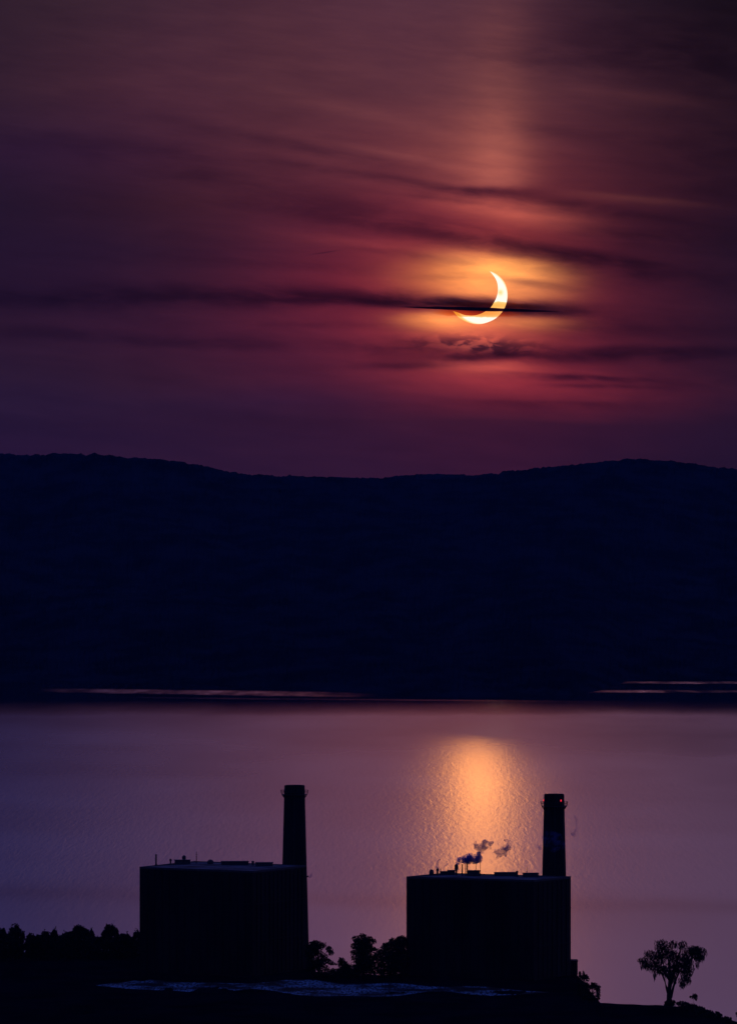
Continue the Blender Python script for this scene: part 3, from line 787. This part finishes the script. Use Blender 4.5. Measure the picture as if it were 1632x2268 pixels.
# slope bushes in the right corner
SG = 'feathery bushes stepping down the bank at right'
SB = [(1512, 2221, 26, 'low rounded bush at the top of the right bank slope', 2478), (1532, 2226, 22, 'feathery bush, second down the right bank slope', 2462), (1549, 2232, 22, 'feathery bush, third down the right bank slope', 2446), (1567, 2239, 24, 'feathery bush halfway down the right bank slope', 2432), (1586, 2246, 24, 'feathery bush, second from the bottom of the right bank slope', 2418), (1606, 2254, 26, 'feathery bush lowest on the right bank slope', 2406)]
for i, (px, yt, w, lab, D) in enumerate(SB):
    rg_ = random.Random(400 + i); L = [(px, yt + 8, w * .5, 9)] + [(px + w * (k - 2) * .22, yt + 0 + abs(k - 2) * 1.5 + rg_.uniform(-1.5, 1.5), w * .15, 4) for k in range(5)] + [(px - 3, yt + 26, w * .6, 12)]
    tree('bush', lab, 'bush', L, D, px, 420 + i, SG, size=.7, dens=2.4, trunk_w=1.6, droop=.25, m=M_leaf2)
tree('sapling', 'thin young tree with one leafy tuft rising above the slope bushes', 'tree',
     [(1539, 2206, 7, 5.5), (1536, 2209, 5, 5), (1541, 2212, 4, 6), (1529, 2209, 2.2, 3)], 2466, 1534, 440, None, size=.5, dens=2.2, trunk_w=.5, droop=.2, m=M_leaf2)
tree('sapling', 'wispy leaf tuft cut by the right edge of the picture', 'tree',
     [(1632, 2246, 4, 4), (1634, 2252, 4, 4)], 2400, 1636, 441, None, size=.5, dens=2.2, trunk_w=.8, droop=.2, m=M_leaf2)

# ------------------------------------------------------------------ smoke
def smoke_mat(name, dens, col, nsc=.35, lo=.35, hi=.6):
    m = bpy.data.materials.new(name); m.use_nodes = True; t = m.node_tree; t.nodes.remove(t.nodes['Principled BSDF'])
    out = t.nodes['Material Output']; pv = t.nodes.new('ShaderNodeVolumePrincipled'); t.links.new(pv.outputs[0], out.inputs['Volume'])
    pv.inputs['Color'].default_value = col
    co = t.nodes.new('ShaderNodeTexCoord'); n = noise_tex(t, co.outputs['Object'], nsc, 4, .6, .5)
    t.links.new((n.ramp(lo, hi) * dens).s, pv.inputs['Density']); pv.inputs['Anisotropy'].default_value = .0
    return m
M_smoke = smoke_mat('thick_smoke', 1.6, (.10, .20, .80, 1))
M_smoke2 = smoke_mat('thin_smoke', .8, (.20, .20, .60, 1), .4, .34, .62)
M_veil = smoke_mat('smoke_veil', .16, (.16, .20, .55, 1), .35, .42, .62)
M_wisp = smoke_mat('wispy_smoke', .40, (.16, .20, .55, 1), .5, .35, .6)
def smoke(name, label, lobes, D, m, seed, vox=.45, deep=1.0):
    rng = random.Random(seed); k = D / F; bm = bmesh.new()
    c0 = W(lobes[0][0], lobes[0][1], D)
    for (x, y, rx, ry) in lobes:
        for j in range(3):
            jx = 0 if j == 0 else rng.uniform(-.5, .5) * rx; jy = 0 if j == 0 else rng.uniform(-.5, .5) * ry; sc = 1 if j == 0 else rng.uniform(.45, .75)
            c = W(x + jx, y + jy, D) - c0; c.y += rng.uniform(-.3, .3) * rx * k * (j > 0)
            bmesh.ops.create_icosphere(bm, subdivisions=3, radius=1.0, matrix=Matrix.Translation(c) @ Matrix.Diagonal((rx * k * sc * 1.42, min(rx, ry) * k * sc * deep * 1.42, ry * k * sc * 1.42, 1)))
    for v in bm.verts:
        n_ = noise.noise_vector(v.co * .5 + Vector((seed, 0, 0))) * .55 + noise.noise_vector(v.co * 1.3) * .28
        v.co += n_ * min(1.0, .35 + vox)
    me = bpy.data.meshes.new(name); bm.to_mesh(me); bm.free(); me.materials.append(m)
    o = bpy.data.objects.new(name, me); C.objects.link(o); o.location = c0
    r = o.modifiers.new('merge', 'REMESH'); r.mode = 'VOXEL'; r.voxel_size = vox; r.use_smooth_shade = True
    tag(o, label, 'smoke'); return o
smoke('smoke_plume', 'thick blue smoke drifting right off the roof exhaust pipes', [(1013, 1913, 3.5, 3), (1021, 1907, 7, 5.5), (1029, 1906, 7, 7), (1038, 1908, 8, 6.5), (1043, 1899, 6.5, 6.5), (1050, 1902, 7, 6), (1059, 1901, 6, 6), (1064, 1904, 4, 6), (1036, 1902, 8, 7), (1051, 1907, 9, 6), (1060, 1894, 4, 5)], 2686, M_smoke, 1, .42)
smoke('smoke_plume', 'forked purple smoke puff above the thick blue smoke', [(1052, 1870, 3.5, 5), (1056, 1877, 5.5, 6), (1064, 1883, 6, 7), (1071, 1877, 6, 7), (1075, 1868, 6, 5.5), (1083, 1871, 6, 5), (1089, 1868, 4.5, 3.5), (1084, 1881, 3, 4.5), (1064, 1891, 3, 3)], 2686, M_smoke2, 2, .42)
smoke('smoke_plume', 'hooked purple smoke puff furthest right of the roof smoke', [(1101, 1889, 6, 4.5), (1110, 1887, 6, 5), (1119, 1880, 6, 6), (1127, 1876, 5, 6), (1124, 1867, 3.5, 5), (1119, 1863, 3.5, 3), (1119, 1892, 3.5, 5.5), (1107, 1896, 4, 4), (1102, 1902, 3, 3)], 2686, M_smoke2, 3, .42)
smoke('smoke_plume', 'slender smoke wisp over the small roof vent near the left of the right hall', [(968.5, 1922, 2.6, 5), (968.5, 1914, 2.2, 5), (971, 1908, 1.8, 3), (975, 1905, 2.2, 1.6)], 2692, M_smoke2, 4, .3)
smoke('smoke_plume', 'thin upright smoke wisp left of the vent pole', [(1153, 1926, 1.8, 6), (1153.5, 1915, 1.8, 6), (1156, 1905, 1.6, 6)], 2680, M_wisp, 5, .28)
smoke('smoke_plume', 'faint curved smoke wisp right of the lamp lit smokestack', [(1270, 1848, 4.5, 4.5), (1274, 1842, 3.5, 4), (1277, 1832, 2.2, 7), (1276, 1818, 2, 7), (1273, 1811, 1.4, 5)], 2690, M_wisp, 6, .3)
smoke('smoke_plume', 'faint smoke smudge left of the lamp lit smokestack', [(1196, 1878, 4, 5), (1192, 1872, 2.5, 2.5)], 2660, M_wisp, 7, .35)
smoke('smoke_plume', 'faint blue smoke veil drifting across the lamp lit smokestack', [(1208, 1855, 7, 9), (1220, 1853, 10, 9), (1232, 1860, 10, 11), (1242, 1872, 8, 10), (1228, 1880, 10, 8), (1212, 1868, 7, 9)], 2660, M_veil, 8, .6, .5)
smoke('smoke_plume', 'small steam jet from the side vent of the left hall', [(686, 1944, 3.0, 2.2), (689, 1942, 2.6, 2.6), (690, 1938, 1.6, 2.6)], 2714, M_smoke2, 9, .25)

# ------------------------------------------------------------------ crescent sun
def catmull(P, n=8):
    out = []
    for i in range(len(P) - 1):
        p0 = P[max(i - 1, 0)]; p1 = P[i]; p2 = P[i + 1]; p3 = P[min(i + 2, len(P) - 1)]
        for k in range(n):
            t = k / n
            out.append(tuple(.5 * ((2 * p1[j]) + (-p0[j] + p2[j]) * t + (2 * p0[j] - 5 * p1[j] + 4 * p2[j] - p3[j]) * t * t + (-p0[j] + 3 * p1[j] - 3 * p2[j] + p3[j]) * t ** 3) for j in (0, 1)))
    out.append(P[-1]); return out
def resample(P, n):
    d = [0]
    for a, b in zip(P, P[1:]): d.append(d[-1] + math.hypot(b[0] - a[0], b[1] - a[1]))
    out = []; j = 0
    for i in range(n + 1):
        t = d[-1] * i / n
        while j < len(P) - 2 and d[j + 1] < t: j += 1
        u = (t - d[j]) / max(1e-9, d[j + 1] - d[j]); u = min(1, max(0, u))
        out.append((P[j][0] + (P[j + 1][0] - P[j][0]) * u, P[j][1] + (P[j + 1][1] - P[j][1]) * u))
    return out
OUT = [(1084.8, 601.5), (1090.5, 602.8), (1101, 608.5), (1112, 618.6), (1119.3, 630), (1123.2, 644), (1123.9, 655), (1122.3, 668), (1118, 681), (1112, 691.5), (1100.8, 703), (1088, 711), (1071, 717), (1057.7, 718.3), (1044, 716.6), (1029.6, 711.6), (1014, 702), (1003.3, 689.5)]
INN = [(1084.8, 601.5), (1095, 614), (1100.5, 625), (1102.6, 637), (1102, 649), (1099, 660), (1094.5, 669), (1086, 682), (1071, 692.5), (1055, 698.5), (1042, 699.5), (1028, 698), (1014, 692.8), (1003.3, 689.5)]
def crescent():
    Ds = 60000; n = 90; A_, B_ = resample(catmull(OUT), n), resample(catmull(INN), n)
    c = W(1064, 658, Ds); vs = []; fs = []; Kc = 6
    for side in (-1, 1):
        for i in range(n + 1):
            for k in range(Kc + 1):
                u = k / Kc; x = A_[i][0] + (B_[i][0] - A_[i][0]) * u; y = A_[i][1] + (B_[i][1] - A_[i][1]) * u
                w = math.hypot(A_[i][0] - B_[i][0], A_[i][1] - B_[i][1]); th = math.sqrt(max(0, u * (1 - u))) * w * .8 / F * Ds
                p = W(x, y, Ds); p.y += side * th; vs.append(p - c)
    m1 = (n + 1) * (Kc + 1)
    for i in range(n):
        for k in range(Kc):
            a = i * (Kc + 1) + k; fs.append((a, a + 1, a + Kc + 2, a + Kc + 1)); b = a + m1; fs.append((b, b + Kc + 1, b + Kc + 2, b + 1))
    m = bpy.data.materials.new('sun_glow'); m.use_nodes = True; t = m.node_tree; t.nodes.remove(t.nodes['Principled BSDF'])
    co = t.nodes.new('ShaderNodeTexCoord'); s = t.nodes.new('ShaderNodeSeparateXYZ'); t.links.new(co.outputs['Object'], s.inputs[0])
    x, z = V(t, s.outputs[0]) / (Ds / F), V(t, s.outputs[2]) / (Ds / F)
    rr = (x * x + z * z).pw(.5)
    limb = rr.ramp(57.0, 63.0)
    col = cmix(t, limb, (1.25, 1.12, .93, 1), (1.05, .66, .17, 1))
    spot = (-(((x - 44) / 6).pw(2) + ((z - 9.5) / 7).pw(2))).exp() * .95
    col = cmix(t, spot, col, (1.0, .80, .27, 1))
    e = t.nodes.new('ShaderNodeEmission'); t.links.new(col, e.inputs[0]); e.inputs[1].default_value = 1.0
    t.links.new(e.outputs[0], t.nodes['Material Output'].inputs[0])
    try: m.cycles.emission_sampling = 'NONE'
    except Exception: pass
    me = bpy.data.meshes.new('crescent_sun'); me.from_pydata([tuple(v) for v in vs], [], fs); me.update(); me.materials.append(m)
    o = bpy.data.objects.new('crescent_sun', me); C.objects.link(o); o.location = c
    tag(o, 'glowing white yellow crescent of the eclipsed sun low in the red sky', 'sun')
crescent()

def cloud(label, px, py, hl, ht, slope, tau_c, seed, name='cloud_streak'):
    """flat lens of thin cloud in front of the sun; it only dims what is behind it"""
    Dc = 45000; k = Dc / F; c = W(px, py, Dc); dep = 260.0
    m = bpy.data.materials.new(name); m.use_nodes = True; t = m.node_tree; t.nodes.remove(t.nodes['Principled BSDF'])
    nt_ = t; co = nt_.nodes.new('ShaderNodeCombineXYZ')
    ab = t.nodes.new('ShaderNodeVolumeAbsorption'); mxv = max(tau_c)
    ab.inputs['Color'].default_value = tuple(1 - v / mxv for v in tau_c) + (1,); ab.inputs['Density'].default_value = mxv / (2 * dep)
    t.links.new(ab.outputs[0], t.nodes['Material Output'].inputs['Volume']); t.nodes.remove(co)
    bm = bmesh.new(); bmesh.ops.create_icosphere(bm, subdivisions=6, radius=1.0)
    for v in bm.verts:
        x = v.co.x; tp = (1 - abs(x)) ** .35 if abs(x) < 1 else 0
        th = 1 + .30 * noise.noise(Vector((x * 5, seed, 0))) + .15 * noise.noise(Vector((x * 14, seed, 3)))
        wv = noise.noise(Vector((x * 2.2, seed + 9, 0))) * .35 + noise.noise(Vector((x * 7, seed + 5, 0))) * .10
        v.co = Vector((x * hl * k, v.co.y * dep * (1 - x * x) ** .8, (v.co.z * th + wv) * ht * k - slope * x * hl * k))
    me = bpy.data.meshes.new(name); bm.to_mesh(me); bm.free(); me.materials.append(m)
    for p in me.polygons: p.use_smooth = True
    o = bpy.data.objects.new(name, me); C.objects.link(o); o.location = c
    tag(o, label, 'cloud'); return o
cloud('thin black cloud streak cutting straight across the crescent sun', 1062, 685.3, 185, 2.7, .030, (7.5, 9.0, 7.0), 1)
cloud('soft orange veil of cloud just below the black streak over the crescent', 1062, 693.0, 110, 10.0, .012, (.14, 1.2, 2.9), 2)
cloud('soft orange veil of cloud just above the black streak over the crescent', 1090, 678.0, 120, 8.5, .030, (.10, .8, 2.3), 3)

# ------------------------------------------------------------------ haze
def haze():
    m = bpy.data.materials.new('river_haze'); m.use_nodes = True; t = m.node_tree; t.nodes.remove(t.nodes['Principled BSDF'])
    pv = t.nodes.new('ShaderNodeVolumePrincipled'); pv.inputs['Color'].default_value = (.16, .50, 1.0, 1)
    pv.inputs['Density'].default_value = 5e-6; pv.inputs['Anisotropy'].default_value = 0.0
    t.links.new(pv.outputs[0], t.nodes['Material Output'].inputs['Volume'])
    b = MB(); x0, x1, y0, y1, z0, z1 = -10000, 10000, -9900, 22000, -6, 640
    vs = [(x, y, z) for z in (z0, z1) for x, y in ((x0, y0), (x1, y0), (x1, y1), (x0, y1))]
    o = mesh_obj('haze', vs, [(3, 2, 1, 0), (4, 5, 6, 7), (0, 1, 5, 4), (1, 2, 6, 5), (2, 3, 7, 6), (3, 0, 4, 7)], m)
    tag(o, 'thin blue haze over the river and the far hills', 'haze', kind='stuff')
haze()
